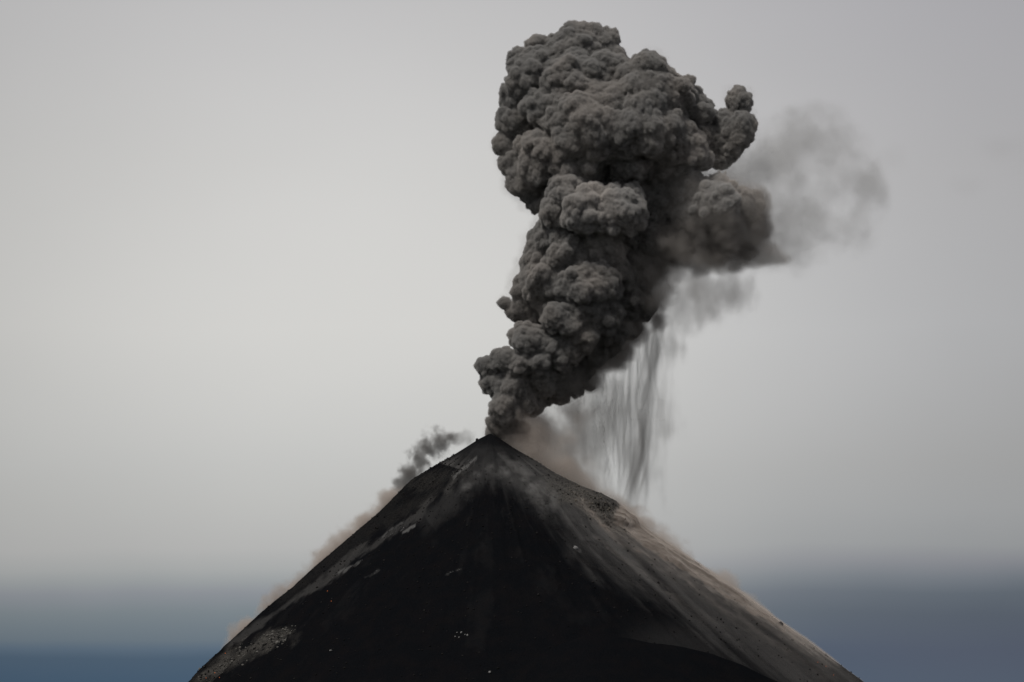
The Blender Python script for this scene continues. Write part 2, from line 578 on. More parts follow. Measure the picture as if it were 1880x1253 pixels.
# ------------------------------------------------------------------ ash plume
# (x, y, radius, towards the camera) in photo pixels at the crater's distance
LOBES = [
    # crown
    (1072, 88, 46, 0), (1035, 100, 40, 0), (1112, 72, 26, -5), (1088, 58, 22, 0), (1000, 88, 24, -5), (966, 112, 23, 0), (1120, 100, 30, 0),
    (1000, 140, 52, 15), (1060, 150, 62, 30), (1115, 140, 52, 22), (1195, 112, 17, -10), (1190, 175, 72, 40), (1235, 178, 46, 5), (1268, 215, 40, 0), (1282, 262, 34, 0),
    # left edge of the head
    (962, 185, 38, 5), (948, 225, 32, 5), (926, 264, 20, 0), (938, 300, 26, 0), (962, 330, 38, 5), (985, 372, 26, 0), (1005, 350, 34, 0),
    # face of the head
    (1075, 240, 66, 62), (1040, 218, 42, 62), (1168, 238, 60, 66), (1212, 240, 46, 58), (1128, 262, 46, 62), (1002, 285, 56, 38), (1062, 302, 54, 40),
    (1245, 280, 50, 36), (1278, 300, 32, 20), (1160, 308, 42, 42), (1220, 312, 38, 28), (998, 205, 38, 45), (975, 160, 36, 28), (1105, 195, 46, 55),
    (1120, 330, 42, 8), (1170, 348, 38, 12), (1090, 300, 70, -10), (1180, 260, 90, -20), (1050, 200, 80, -20), (1150, 190, 80, -25),
    # right satellites
    (1352, 186, 28, -10), (1372, 226, 20, -5), (1350, 240, 36, 0), (1322, 226, 26, -10), (1338, 275, 30, -5), (1305, 262, 32, -10), (1362, 255, 24, 0), (1322, 300, 22, -8),
    # pale lobe at the neck
    (1040, 352, 34, 62), (1075, 385, 46, 72), (1130, 388, 46, 76), (1158, 398, 30, 72), (1022, 392, 38, 48), (1160, 368, 26, 62), (1100, 425, 40, 40), (1145, 432, 38, 15),
    # brown billow right
    (1268, 352, 46, 20), (1318, 378, 52, 36), (1365, 388, 42, 22), (1388, 425, 34, 10), (1330, 428, 48, 24), (1272, 402, 44, 30), (1250, 345, 40, 5),
    (1245, 445, 48, 5), (1310, 458, 36, 0), (1365, 456, 30, 0), (1200, 430, 52, 0), (1185, 480, 48, 0), (1215, 380, 50, 0),
    # column
    (1005, 440, 42, 22), (982, 480, 36, 22), (966, 522, 28, 22), (960, 558, 24, 15), (1000, 520, 46, 42), (1040, 462, 46, 38), (1100, 465, 46, 30),
    (1062, 532, 50, 58), (1100, 520, 36, 58), (1130, 502, 36, 32), (1032, 582, 42, 52), (1090, 582, 42, 42), (1150, 540, 46, 10), (1188, 562, 34, 0),
    (1204, 588, 22, 0), (1165, 600, 32, 0), (1120, 612, 42, 15), (1062, 622, 40, 36), (927, 553, 11, 0), (946, 570, 18, 0), (1060, 480, 60, -20), (1080, 560, 70, -20), (985, 575, 26, 10),
    # foot
    (966, 625, 34, 40), (1000, 640, 32, 36), (895, 682, 20, 22), (924, 668, 24, 36), (955, 676, 28, 42), (990, 672, 32, 36), (1032, 660, 38, 30),
    (1090, 660, 40, 10), (1128, 650, 34, 0), (1080, 700, 34, 0), (1040, 700, 36, 10), (1000, 706, 32, 20), (942, 720, 34, 26), (912, 708, 28, 16),
    (930, 752, 28, 30), (962, 745, 26, 20), (914, 778, 17, 14), (905, 800, 15, -8), (926, 806, 20, -8), (955, 800, 18, -10), (934, 786, 18, 10), (975, 742, 30, 5), (1020, 722, 28, 0), (1000, 680, 50, -10),
]
PLUME_Y = 24.0


def dirs(n):
    k = np.arange(n) + rng.random()
    z = np.clip(1 - 2 * k / n + rng.normal(0, 0.12, n), -1, 1)
    a = k * 2.39996 + rng.normal(0, 0.35, n) + rng.random() * 6.28
    q = np.sqrt(1 - z * z)
    return np.stack([q * np.cos(a), q * np.sin(a), z], -1)


class Puffs:
    """A distance grid into which round puffs are pressed, to be skinned as billowing smoke."""

    def __init__(self, balls, vox, margin=8.0):
        self.vox = vox
        self.lo = (balls[:, :3] - balls[:, 3:] * 1.35).min(0) - margin
        self.hi = (balls[:, :3] + balls[:, 3:] * 1.35).max(0) + margin
        self.shape = np.ceil((self.hi - self.lo) / vox).astype(int) + 1
        self.f = np.full(self.shape, 8.0, dtype=np.float32)
        self.g = [(self.lo[k] + np.arange(self.shape[k]) * vox).astype(np.float32) for k in range(3)]

    def stamp(self, c, r):
        m = r + 4.0
        i0 = np.maximum(((c - m - self.lo) / self.vox).astype(int), 0)
        i1 = np.minimum(((c + m - self.lo) / self.vox).astype(int) + 2, self.shape)
        if (i1 <= i0).any():
            return
        g = self.g
        dx = g[0][i0[0]:i1[0]] - c[0]
        dy = g[1][i0[1]:i1[1]] - c[1]
        dz = g[2][i0[2]:i1[2]] - c[2]
        d = np.sqrt((dx * dx)[:, None, None] + (dy * dy)[None, :, None] + (dz * dz)[None, None, :], dtype=np.float32) - np.float32(r)
        v = self.f[i0[0]:i1[0], i0[1]:i1[1], i0[2]:i1[2]]
        np.minimum(v, d, out=v)

    def at(self, c):
        k = np.clip(((c - self.lo) / self.vox + 0.5).astype(int), 0, self.shape - 1)
        return self.f[k[0], k[1], k[2]]

    def rough(self, step, amp):
        b = vnoise(self.shape, step, self.vox)
        np.abs(b, out=b)
        b -= 0.6
        b *= amp
        self.f -= b

    def blur(self):
        a = self.f
        for ax in range(3):
            b = np.roll(a, 1, ax)
            b += np.roll(a, -1, ax)
            b *= 0.25
            b += 0.5 * a
            a = b
        self.f = a

    def swirl_set(self, spec):
        n = np.ceil((self.hi - self.lo) / 4).astype(int) + 4
        self.sw = [([vnoise(n, st, 4.0) for _ in range(3)], am) for st, am in spec]

    def surface(self, iso):
        g = openvdb.FloatGrid(float(self.f.max()))
        g.copyFromArray(np.ascontiguousarray(self.f))
        p, t_, q = g.convertToPolygons(isovalue=iso, adaptivity=0.0)
        p = p * self.vox + self.lo
        u = (p - self.lo) / 4.0 + 1.0
        d = np.zeros_like(p)
        for fs, am in self.sw:
            for k in range(3):
                d[:, k] += am * tri(fs[k], u)
        return p + d, q[:, ::-1]


def tri(field, u):
    """Trilinear look-up of a grid at index coordinates u (n,3)."""
    i = np.clip(u.astype(int), 0, np.array(field.shape) - 2)
    f = (u - i).astype(np.float32)
    out = 0
    for a in (0, 1):
        for b in (0, 1):
            for c in (0, 1):
                wgt = (f[:, 0] if a else 1 - f[:, 0]) * (f[:, 1] if b else 1 - f[:, 1]) * (f[:, 2] if c else 1 - f[:, 2])
                out = out + wgt * field[i[:, 0] + a, i[:, 1] + b, i[:, 2] + c]
    return out


lob = np.array([[*P(x, y, PLUME_Y - 1.3 * d * K), r * K] for x, y, r, d in LOBES])
pf = Puffs(lob, 0.7)
for x, y, z, r in lob:
    pf.stamp(np.array((x, y, z)), r * 0.86)
lev2 = []
for x, y, z, r in lob:
    c = np.array((x, y, z))
    for d in dirs(26):
        if d[1] > 0.75:
            continue
        rr = r * min(0.5, 0.17 + rng.exponential(0.12))
        lev2.append((c + d * (r * 1.05 - rr * rng.uniform(0.65, 1.0)), rr, d))
lev2 = [q for q in lev2 if pf.at(q[0]) > -q[1] * 1.6]
lev3 = []
for c, r, d0 in lev2:
    pf.stamp(c, r)
for c, r, d0 in lev2:
    if pf.at(c) < -r * 1.3 or r < 2.0:
        continue
    for d in dirs(int(np.clip(r * 5, 16, 60))):
        if d @ d0 < -0.3 or d[1] > 0.6:
            continue
        rr = min(r * rng.uniform(0.2, 0.42), 4.2)
        cc = c + d * (r * 1.02 - rr * rng.uniform(0.3, 0.8))
        if pf.at(cc) > -rr * 1.0:
            lev3.append((cc, rr, d))
for x, y, z, r in lob:      # small puffs straight on the big ones
    c = np.array((x, y, z))
    for d in dirs(int(r * 5.0)):
        if d[1] > 0.5:
            continue
        rr = rng.uniform(1.6, 3.6)
        cc = c + d * (r * 0.88 - rr * rng.uniform(0.2, 0.7))
        if pf.at(cc) > -rr * 0.9:
            lev3.append((cc, rr, d))
for c, r, d0 in lev3:
    pf.stamp(c, r)
n4 = 0
for c, r, d0 in lev3:
    if r < 2.0 or pf.at(c) < -r * 1.15:
        continue
    for d in dirs(16):
        if d @ d0 < 0.0 or d[1] > 0.3:
            continue
        rr = max(r * rng.uniform(0.3, 0.48), 0.9)
        cc = c + d * (r * 1.0 - rr * 0.35)
        if pf.at(cc) > -rr * 0.7:
            pf.stamp(cc, rr)
            n4 += 1
print('stamped', pf.shape, len(lev2), len(lev3), n4, time.time() - T0)
pf.rough(7.0, 0.5)
pf.rough(3.2, 0.35)
sharp = pf.f
pf.blur()
pf.f = 0.5 * pf.f + 0.5 * sharp
del sharp
# the right side of the plume is old, spread-out smoke: its dense core lies deeper there
fz = (PLUME_Y - CAM_Y) * CA + pf.g[2] * SA
gpx = 940.0 + FOC * pf.g[0][:, None] / fz[None, :]
gpy = 626.5 - FOC * (-(PLUME_Y - CAM_Y) * SA + pf.g[2] * CA) / fz
st = np.interp(gpy, [300, 360, 480, 560, 620, 720], [1215, 1200, 1175, 1150, 1105, 1010])
old = sstep(0, 75, gpx - st[None, :]) * sstep(312, 345, gpy)[None, :] * sstep(745, 700, gpy)[None, :]
old = (old * (1 - 0.9 * np.exp(-((gpx - 1315) / 85) ** 2 - ((gpy[None, :] - 375) / 50) ** 2))).astype(np.float32)
raw = pf.f[::2, ::2, ::2].copy()
pf.f += 8.0 * old[:, None, :]
pf.f = np.where(old[:, None, :] > 0.8, np.maximum(pf.f, 2.5), pf.f)


def grown(a):
    g = a.copy()
    g[1:] |= a[:-1]
    g[:-1] |= a[1:]
    g[:, 1:] |= a[:, :-1]
    g[:, :-1] |= a[:, 1:]
    g[:, :, 1:] |= a[:, :, :-1]
    g[:, :, :-1] |= a[:, :, 1:]
    return g


sh4 = np.array(pf.shape) // 4
a4 = (pf.f[:sh4[0] * 4, :sh4[1] * 4, :sh4[2] * 4] < 1.0).reshape(sh4[0], 4, sh4[1], 4, sh4[2], 4).any((1, 3, 5))
m4 = pf.f[2::4, 2::4, 2::4][:sh4[0], :sh4[1], :sh4[2]] < 0.5
seen = np.zeros_like(m4)
k4 = ((P(1100, 200, PLUME_Y) - pf.lo) / (pf.vox * 4)).astype(int)
seen[k4[0], k4[1], k4[2]] = True
cnt = 0
while seen.sum() != cnt:
    cnt = seen.sum()
    for _ in range(6):
        seen = grown(seen) & m4
loose = (a4 & ~grown(seen)).repeat(4, 0).repeat(4, 1).repeat(4, 2)
v_ = pf.f[:loose.shape[0], :loose.shape[1], :loose.shape[2]]
v_[loose] = np.maximum(v_[loose], 2.5)
pf.swirl_set(((46.0, 3.6), (20.0, 0.9)))

TONES += [(P(1095, 385, PLUME_Y - 40), 52, 1.36), (P(1325, 385, PLUME_Y - 10), 60, 1.38), (P(1170, 590, PLUME_Y), 65, 0.72), (P(1090, 680, PLUME_Y), 50, 0.75), (P(1130, 330, PLUME_Y - 20), 34, 0.68)]  # lobe highlights and the shade of a deep fold go into the ash colour
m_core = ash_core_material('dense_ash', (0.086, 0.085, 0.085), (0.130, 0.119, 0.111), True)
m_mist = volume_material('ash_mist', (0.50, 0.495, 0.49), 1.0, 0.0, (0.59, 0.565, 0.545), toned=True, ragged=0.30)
plume = link(bpy.data.objects.new('ash_plume', None))
plume.location = P(905, 800, PLUME_Y)
plume.empty_display_size = 10
tag(plume, 'tall dark grey ash plume billowing up from the crater', 'ash plume')


def skin(root, pf, owners, core_iso, mist_iso, m_core, m_mist, band, part, mist_name, least=60):
    """Opaque cores, one part for each owner ball (x, y, z, r), in a soft mist."""
    PO = np.array(root.location)
    p, q = pf.surface(core_iso)
    fc = p[q].mean(1).astype(np.float32)
    best = np.full(len(fc), 1e9, dtype=np.float32)
    own = np.zeros(len(fc), dtype=np.int32)
    for k, (x, y, z, r) in enumerate(owners):
        d = np.sqrt((fc[:, 0] - x) ** 2 + (fc[:, 1] - y) ** 2 + (fc[:, 2] - z) ** 2) - r
        m = d < best
        best[m] = d[m]
        own[m] = k
    full = mesh_from('all', p, q)          # smooth normals shared across the parts
    nrm = np.empty(len(p) * 3, dtype=np.float32)
    full.vertices.foreach_get('normal', nrm)
    nrm = nrm.reshape(-1, 3)
    bpy.data.meshes.remove(full)
    for k in range(len(owners)):
        f = q[own == k]
        if len(f) < least:
            continue
        u, inv = np.unique(f.ravel(), return_inverse=True)
        me = mesh_from(part, p[u] - PO, inv.reshape(-1, 4), m_core)
        me.normals_split_custom_set_from_vertices(nrm[u])
        link(bpy.data.objects.new(part, me), root)
    nq = len(q)
    p, q = pf.surface(mist_iso)
    mist = link(bpy.data.objects.new(mist_name, mesh_from(mist_name, p - PO, q, m_mist)), root)
    mist['kind'] = 'stuff'
    soft_volume_from_mesh(mist, m_mist, pf.vox, band)
    print(root.name, 'core quads', nq, 'mist quads', len(q), time.time() - T0)


skin(plume, pf, lob, -0.9, 0.8, m_core, m_mist, 1.5, 'billow', 'ash_mist')
plume_lo, plume_vox, old = pf.lo, pf.vox * 2, old[::2, ::2]
del pf

# ------------------------------------------------------------------ thin ash and dust
m_grey = volume_material('thin_grey_ash', (0.72, 0.72, 0.72), 1.0)
m_dark = volume_material('falling_ash', (0.36, 0.35, 0.345), 1.0)
m_brown = volume_material('brown_dust', (0.80, 0.735, 0.685), 1.0)
m_skirt = volume_material('spread_smoke', (0.56, 0.535, 0.515), 1.0)
m_steam = volume_material('pale_fume', (0.88, 0.87, 0.86), 1.0)


class Box:
    """A sampling grid over a piece of the air, given in photo pixels at the crater's distance and metres of depth."""

    def __init__(self, x0, x1, y0, y1, d0, d1, vox):
        a, b = P(x0, y1), P(x1, y0)
        self.o = np.array((a[0], d0, a[2]))
        self.vox = vox
        self.shape = np.array([int((b[0] - a[0]) / vox) + 1, int((d1 - d0) / vox) + 1, int((b[2] - a[2]) / vox) + 1])
        self.X = (self.o[0] + np.arange(self.shape[0]) * vox)[:, None, None].astype(np.float32)
        self.Y = (d0 + np.arange(self.shape[1]) * vox)[None, :, None].astype(np.float32)
        self.Z = (self.o[2] + np.arange(self.shape[2]) * vox)[None, None, :].astype(np.float32)
        yy = self.Y - CAM_Y
        f = yy * CA + self.Z * SA
        self.px = 940.0 + FOC * self.X / f
        self.py = np.broadcast_to(626.5 - FOC * (-yy * SA + self.Z * CA) / f, self.shape)

    def noise(self, step, octv=4, gain=0.5):
        return fbm(self.shape, step, octv, self.vox, gain)

    def balls(self, lst, soft=1.0):
        """1 inside, falling to 0 at the rims of the balls (px, py, rx, ry, depth, thickness) in pixels / metres."""
        f = np.full(self.shape, 1e-6, dtype=np.float32)
        for x, y, rx, ry, d, th_ in lst:
            q = 1.0 - np.sqrt(((self.px - x) / rx) ** 2 + ((self.py - y) / ry) ** 2 + ((self.Y - d) / th_) ** 2)
            f += np.exp(5.0 * np.maximum(q, -3))
        return np.log(f) / 5.0

    def rim(self, f, n=4):
        """Fade to nothing at the faces of the box."""
        for ax in range(3):
            k = self.shape[ax]
            r = np.clip(np.minimum(np.arange(k), k - 1 - np.arange(k)) / n, 0, 1)
            sh = [1, 1, 1]
            sh[ax] = k
            f = f * r.reshape(sh).astype(np.float32)
        return f

    def fog(self, name, f, mat):
        f = self.rim(f)
        f = np.where(f > 1e-4, f, 0)
        return fog_object(name, f, tuple(self.o), self.vox, mat)


def cone_n(X, Y, Z):
    """Height above the volcano's surface, square to the slope."""
    X, Y, Z = np.broadcast_arrays(X, Y, Z)
    h = APEX[2] - Z
    t_ = np.arctan2(Y, X - APEX[0])
    t_ = np.where(t_ > math.pi - 0.25, t_ - 2 * math.pi, t_)
    ti = np.interp(t_, th, np.arange(NT_))
    hi_ = np.interp(h, hs, np.arange(NH))
    i = np.clip(ti.astype(int), 0, NT_ - 2)
    j = np.clip(hi_.astype(int), 0, NH - 2)
    a, b = ti - i, hi_ - j
    R_ = (RR2[i, j] * (1 - a) + RR2[i + 1, j] * a) * (1 - b) + (RR2[i, j + 1] * (1 - a) + RR2[i + 1, j + 1] * a) * b
    n = (np.hypot(X - APEX[0], Y) - R_) * 0.62
    return np.where(h < 0, np.hypot(np.hypot(X - APEX[0], Y), h), n)


# --- soft smoke around the brown billow, with the dark sheet under it and the wisps that hang from it
bx = Box(1000, 1490, 290, 760, -60, 80, 1.6)
n1, n2 = bx.noise(20, 5, 0.6), bx.noise((15, 15, 22), 5, 0.6)
gi_ = np.stack(np.broadcast_arrays(bx.X, bx.Y, bx.Z), -1).reshape(-1, 3)
u_ = (gi_ - plume_lo) / plume_vox
inside = ((u_ >= 0) & (u_ < np.array(raw.shape) - 1)).all(1)
fs_ = np.full(len(u_), 8.0, dtype=np.float32)
fs_[inside] = tri(raw, u_[inside])
ow = old[np.clip(u_[:, 0].astype(int), 0, old.shape[0] - 1), np.clip(u_[:, 2].astype(int), 0, old.shape[1] - 1)] * inside
fs_, ow = fs_.reshape(bx.shape), ow.reshape(bx.shape)
del gi_, u_
f1 = bx.balls([(1320, 395, 120, 95, 10, 50), (1265, 355, 75, 55, 14, 45), (1385, 425, 62, 62, 16, 40)])
f2 = bx.balls([(1260, 455, 125, 52, 16, 45), (1350, 468, 105, 30, 18, 34), (1415, 478, 46, 13, 18, 16), (1190, 500, 70, 80, 18, 40)])
d = 0.20 * ow * sstep(3.0, -7.0, fs_ + 3.2 * np.clip(n1, -1.3, 1.3)) + 0.008 * sstep(0.0, 0.6, f1 + 0.3 * n1) + 0.06 * sstep(0.05, 0.65, f2 + 0.34 * n1 + 0.14 * n2) * sstep(-0.16, 0.16, f2)
hang = bx.balls([(1260, 535, 85, 95, 20, 40), (1330, 530, 70, 70, 20, 34), (1382, 520, 26, 55, 20, 20)])
d = d + 0.021 * sstep(0.1, 0.95, hang + 0.42 * n2) * sstep(-0.12, 0.2, hang)
bx.fog('smoke_skirt', d.astype(np.float32), m_skirt)
tag(bpy.data.objects['smoke_skirt'], 'soft dark smoke sheet with hanging wisps, right of the column', 'smoke', kind='stuff')
# --- thin smoke that lies in the folds of the plume here and there
bx = Box(850, 1430, 10, 815, -75, 40, 2.2)
u_ = (np.stack(np.broadcast_arrays(bx.X, bx.Y, bx.Z), -1).reshape(-1, 3) - plume_lo) / plume_vox
u_ = np.clip(u_, 0, np.array(raw.shape) - 1.01)
fs_ = tri(raw, u_).reshape(bx.shape)
del u_, raw
d = 0.013 * sstep(4.5, -2.0, fs_ + 2.6 * np.clip(bx.noise(9, 3, 0.6), -1.2, 1.2)) * sstep(-0.1, 0.9, bx.noise(45, 2))
bx.fog('thin_smoke', d.astype(np.float32), m_skirt)
ob = bpy.data.objects['thin_smoke']
ob.parent = plume
ob.location = Vector(ob.location) - plume.location
ob['kind'] = 'stuff'
print('skirt', bx.shape, time.time() - T0)

# --- the curtain of falling ash
bx = Box(1020, 1270, 580, 950, -30, 70, 1.3)
veil = np.zeros(bx.shape, dtype=np.float32)
X2, Y2 = bx.X[:, :, 0], bx.Y[0, :, 0][None, :]
FIL = [(1222, 600, 1212, 800, 7, 0.22), (1212, 600, 1196, 860, 5, 0.25)]      # (top, foot, width, strength) in photo pixels
for _ in range(14):         # the dense strand
    FIL.append((1188 + rng.normal(0, 10), 605, 1160 + rng.normal(0, 8), 945, rng.uniform(1.8, 6.5), rng.uniform(0.25, 0.6)))
for _ in range(55):         # the thin ones beside it
    x = rng.uniform(1060, 1215)
    FIL.append((x, np.interp(x, [1060, 1140, 1235], [715, 650, 590]), 1140 + (x - 1150) * rng.uniform(0.25, 0.8), rng.uniform(850, 935), rng.uniform(1.2, 3.8), rng.uniform(0.10, 0.30)))
zs = bx.Z[0, 0, :]
for x0, y0, x1, y1, wd, am in FIL:
    d0 = rng.uniform(2, 42)
    A, B = P(x0, y0, d0), P(x1, y1, d0)
    ph, wv = rng.random() * 6.28, rng.uniform(0.8, 3.4)
    for k, z in enumerate(zs):
        u = (A[2] - z) / (A[2] - B[2])
        if u < -0.03 or u > 1.08:
            continue
        cx = A[0] + (B[0] - A[0]) * max(u, 0.0) ** 1.35 + wv * (math.sin(u * 7 + ph) + 0.5 * math.sin(u * 17 + ph * 2))
        cyy = d0 + 2 * wv * math.sin(u * 5 + ph * 3)
        ww = wd * K * (0.75 + 0.35 * math.sin(u * 3.1 + ph))
        fade = min(1, max(0, (u + 0.03) / 0.06)) * min(1, max(0, (1.08 - u) / 0.25)) * (0.7 + 0.3 * math.sin(u * 9 + ph * 1.7))
        veil[:, :, k] += am * fade / ww * 0.30 * np.exp(-((X2 - cx) / ww) ** 2 - ((Y2 - cyy) / (ww * 1.3)) ** 2)
n1 = bx.noise((5, 8, 42), 4, 0.65)
n2 = bx.noise(22, 3)
veil *= np.clip(1.0 + 0.45 * bx.noise((4, 7, 60), 3, 0.55), 0.3, 2.0)
sheet = bx.balls([(1130, 780, 90, 140, 20, 34), (1190, 740, 60, 180, 20, 30), (1095, 800, 60, 100, 20, 30)])
veil += 0.020 * sstep(0.1, 1.2, sheet + 0.30 * n1 + 0.42 * n2)
bx.fog('ash_curtain', veil.astype(np.float32), m_dark)
tag(bpy.data.objects['ash_curtain'], 'thin streaked curtain of ash falling from the column to the right flank', 'falling ash', kind='stuff')
print('curtain', bx.shape, time.time() - T0)

# --- grey cloud drifting off to the right
bx = Box(1310, 1720, 150, 540, 10, 150, 2.3)
n1, n2 = bx.noise(38, 5, 0.6), bx.noise(14, 3, 0.6)
f = bx.balls([(1475, 250, 85, 75, 80, 60), (1525, 275, 62, 75, 80, 50), (1435, 310, 95, 70, 80, 60), (1540, 365, 66, 70, 80, 50), (1490, 400, 105, 90, 80, 60), (1450, 440, 80, 55, 80, 50), (1385, 315, 75, 55, 70, 55), (1455, 205, 34, 34, 80, 34), (1580, 345, 46, 50, 80, 40), (1340, 330, 60, 40, 55, 40)])
d = 0.019 * sstep(0.02, 1.1, f + 0.33 * n1 + 0.26 * n2) * sstep(-0.35, 0.1, f)
bx.fog('drifting_cloud', d.astype(np.float32), m_grey)
tag(bpy.data.objects['drifting_cloud'], 'pale translucent grey ash cloud drifting away right of the plume', 'ash cloud', kind='stuff')
bx = Box(1600, 2050, 180, 440, 100, 260, 4.0)
n1 = bx.noise(45, 5, 0.6)
f = bx.balls([(1640, 290, 50, 40, 180, 50), (1850, 250, 80, 60, 180, 60), (1930, 290, 120, 80, 180, 60), (1780, 340, 90, 35, 180, 50)])
bx.fog('far_ash', (0.0026 * sstep(0.0, 1.1, f + 0.35 * n1)).astype(np.float32), m_grey)
tag(bpy.data.objects['far_ash'], 'faint brownish ash wisps far right of the plume', 'ash cloud', kind='stuff')
print('drift', bx.shape, time.time() - T0)

# --- brown dust rolling off the crater to the right
bx = Box(880, 1210, 690, 990, -25, 60, 1.4)
n1, n2 = bx.noise(18, 5, 0.58), bx.noise((10, 10, 16), 3, 0.6)
cn = cone_n(bx.X, bx.Y, bx.Z)
f = bx.balls([(930, 785, 45, 40, 22, 26), (960, 790, 60, 60, 22, 30), (1000, 805, 70, 70, 24, 30), (1050, 850, 60, 50, 24, 30), (1090, 880, 50, 38, 22, 26), (1130, 910, 40, 34, 20, 24), (1060, 770, 50, 60, 24, 24)])
d = (0.085 * sstep(0.05, 0.85, f + 0.40 * n1 + 0.12 * n2) * sstep(1150, 940, bx.px) + 0.085 * sstep(1.0, 0.1, cn / np.interp(bx.px, [915, 980, 1050, 1120, 1175], [12, 30, 27, 17, 9]) + 0.45 * n1 + 0.15 * n2) * sstep(915, 955, bx.px) * sstep(-10, 6, bx.Y) * sstep(55, 30, bx.Y)) * sstep(-1.5, 0.5, cn)
bx.fog('crater_dust', d.astype(np.float32), m_brown)
tag(bpy.data.objects['crater_dust'], 'brown dust spilling from the crater under the plume foot', 'dust', kind='stuff')
print('crater dust', bx.shape, time.time() - T0)

# --- dust behind the left ridge, with the small dark puff near the top
bx = Box(400, 900, 765, 1225, 0, 44, 1.4)
n1, n2 = bx.noise(11, 5, 0.62), bx.noise(5, 3, 0.6)
cn = cone_n(bx.X, bx.Y, bx.Z)
along = bx.py
hgt = np.interp(along, [860, 885, 905, 935, 960, 1000, 1060, 1110, 1160, 1210], [4, 14, 15, 13, 15, 14, 12, 12, 11, 8]).astype(np.float32)
d = 0.13 * sstep(1.0, -0.1, cn / hgt + 0.42 * n1 + 0.15 * n2) * sstep(885, 905, bx.py)
d = d * sstep(-1.5, 0.5, cn) * sstep(42, 26, bx.Y)
bx.fog('ridge_dust', d.astype(np.float32), m_brown)
tag(bpy.data.objects['ridge_dust'], 'brown dust fringe rising behind the left ridge of the cone', 'dust', kind='stuff')
bx = Box(715, 905, 770, 905, 0, 46, 1.1)
n1, n2 = bx.noise(8, 5, 0.65), bx.noise(4, 3, 0.6)
f = bx.balls([(806, 808, 36, 30, 20, 16), (786, 828, 30, 26, 20, 14), (772, 848, 24, 22, 20, 13), (755, 868, 24, 22, 18, 12), (740, 885, 22, 20, 16, 10), (850, 810, 40, 22, 20, 10)])
d = 0.19 * sstep(0.12, 0.85, f + 0.30 * n1 + 0.16 * n2) * (1 - 0.75 * sstep(825, 845, bx.px))
bx.fog('ash_puff', d.astype(np.float32), m_dark)
tag(bpy.data.objects['ash_puff'], 'small dark ash puff above the left shoulder of the cone', 'ash puff', kind='stuff')
print('left dust', bx.shape, time.time() - T0)

# --- thin fumes clinging to the face below the summit
bx = Box(790, 1200, 815, 1060, -170, -5, 1.8)
n1, n2 = bx.noise(11, 5, 0.62), bx.noise(5, 3)
cn = cone_n(bx.X, bx.Y, bx.Z)
msk = np.zeros(bx.shape, dtype=np.float32)
for line, wd, am in (([(890, 840), (950, 870), (1010, 920)], 26, 1.0), ([(900, 845), (865, 880), (845, 905)], 16, 0.9), ([(1000, 905), (1080, 985), (1160, 1045)], 26, 0.16)):
    dd, _, _ = poly_d(bx.px.astype(np.float32), bx.py.astype(np.float32), line)
    msk = np.maximum(msk, am * sstep(wd * 1.5, wd * 0.2, dd + 10 * n1))
d = 0.075 * msk * sstep(6.5, 0.5, cn + 1.5 * n2) * sstep(-1.5, 0.3, cn) * (0.08 + 0.92 * sstep(-0.2, 1.2, n1 + 0.6 * n2))
bx.fog('slope_fume', d.astype(np.float32), m_steam)
tag(bpy.data.objects['slope_fume'], 'thin grey fumes clinging to the slope just below the summit', 'fumes', kind='stuff')
print('fume', bx.shape, time.time() - T0)

# ------------------------------------------------------------------ dust avalanche on the right flank
fr = np.where((np.sin(TH) < 0.12) & (HS < 330))
fpx, fpy, fpt = pxv[fr], pyv[fr], pts[fr]


def surf(x, y):
    """Nearest point of the volcano's near side to a photo pixel, and its outward direction."""
    return outward(fpt[np.argmin((fpx - x) ** 2 + (fpy - y) ** 2)])


def outward(c):
    o = np.array((c[0] - APEX[0], c[1], 0.0))
    o = o / (np.linalg.norm(o) + 1e-6)
    return c, np.array((o[0] * 0.62, o[1] * 0.62, 0.78))


bx = Box(1030, 1600, 880, 1262, -180, 34, 1.65)
cn = cone_n(bx.X, bx.Y, bx.Z).astype(np.float32)
pxf, pyf = bx.px.astype(np.float32), bx.py.astype(np.float32)


def along_noise(bx, pxf, pyf, ang, sl, sw_, sd_, octv=4, gain=0.55):
    """Noise drawn out along a direction on the slope (sizes in metres along, across, deep)."""
    c, s_ = math.cos(ang), math.sin(ang)
    a = ((pxf - 800) * c + (pyf - 500) * s_) * K
    b = (-(pxf - 800) * s_ + (pyf - 500) * c) * K
    out, am, tot = 0, 1.0, 0.0
    for k in range(octv):
        q = 2 ** k
        u = np.stack([(a / sl * q) % 60, (b / sw_ * q + 40) % 60, np.broadcast_to((bx.Y + 300) / sd_ * q, a.shape) % 60], -1).reshape(-1, 3)
        lat = rng.standard_normal((62, 62, 62)).astype(np.float32)
        out = out + am * tri(lat, u)
        tot += am * am
        am *= gain
    return (out / math.sqrt(tot)).reshape(bx.shape).astype(np.float32)


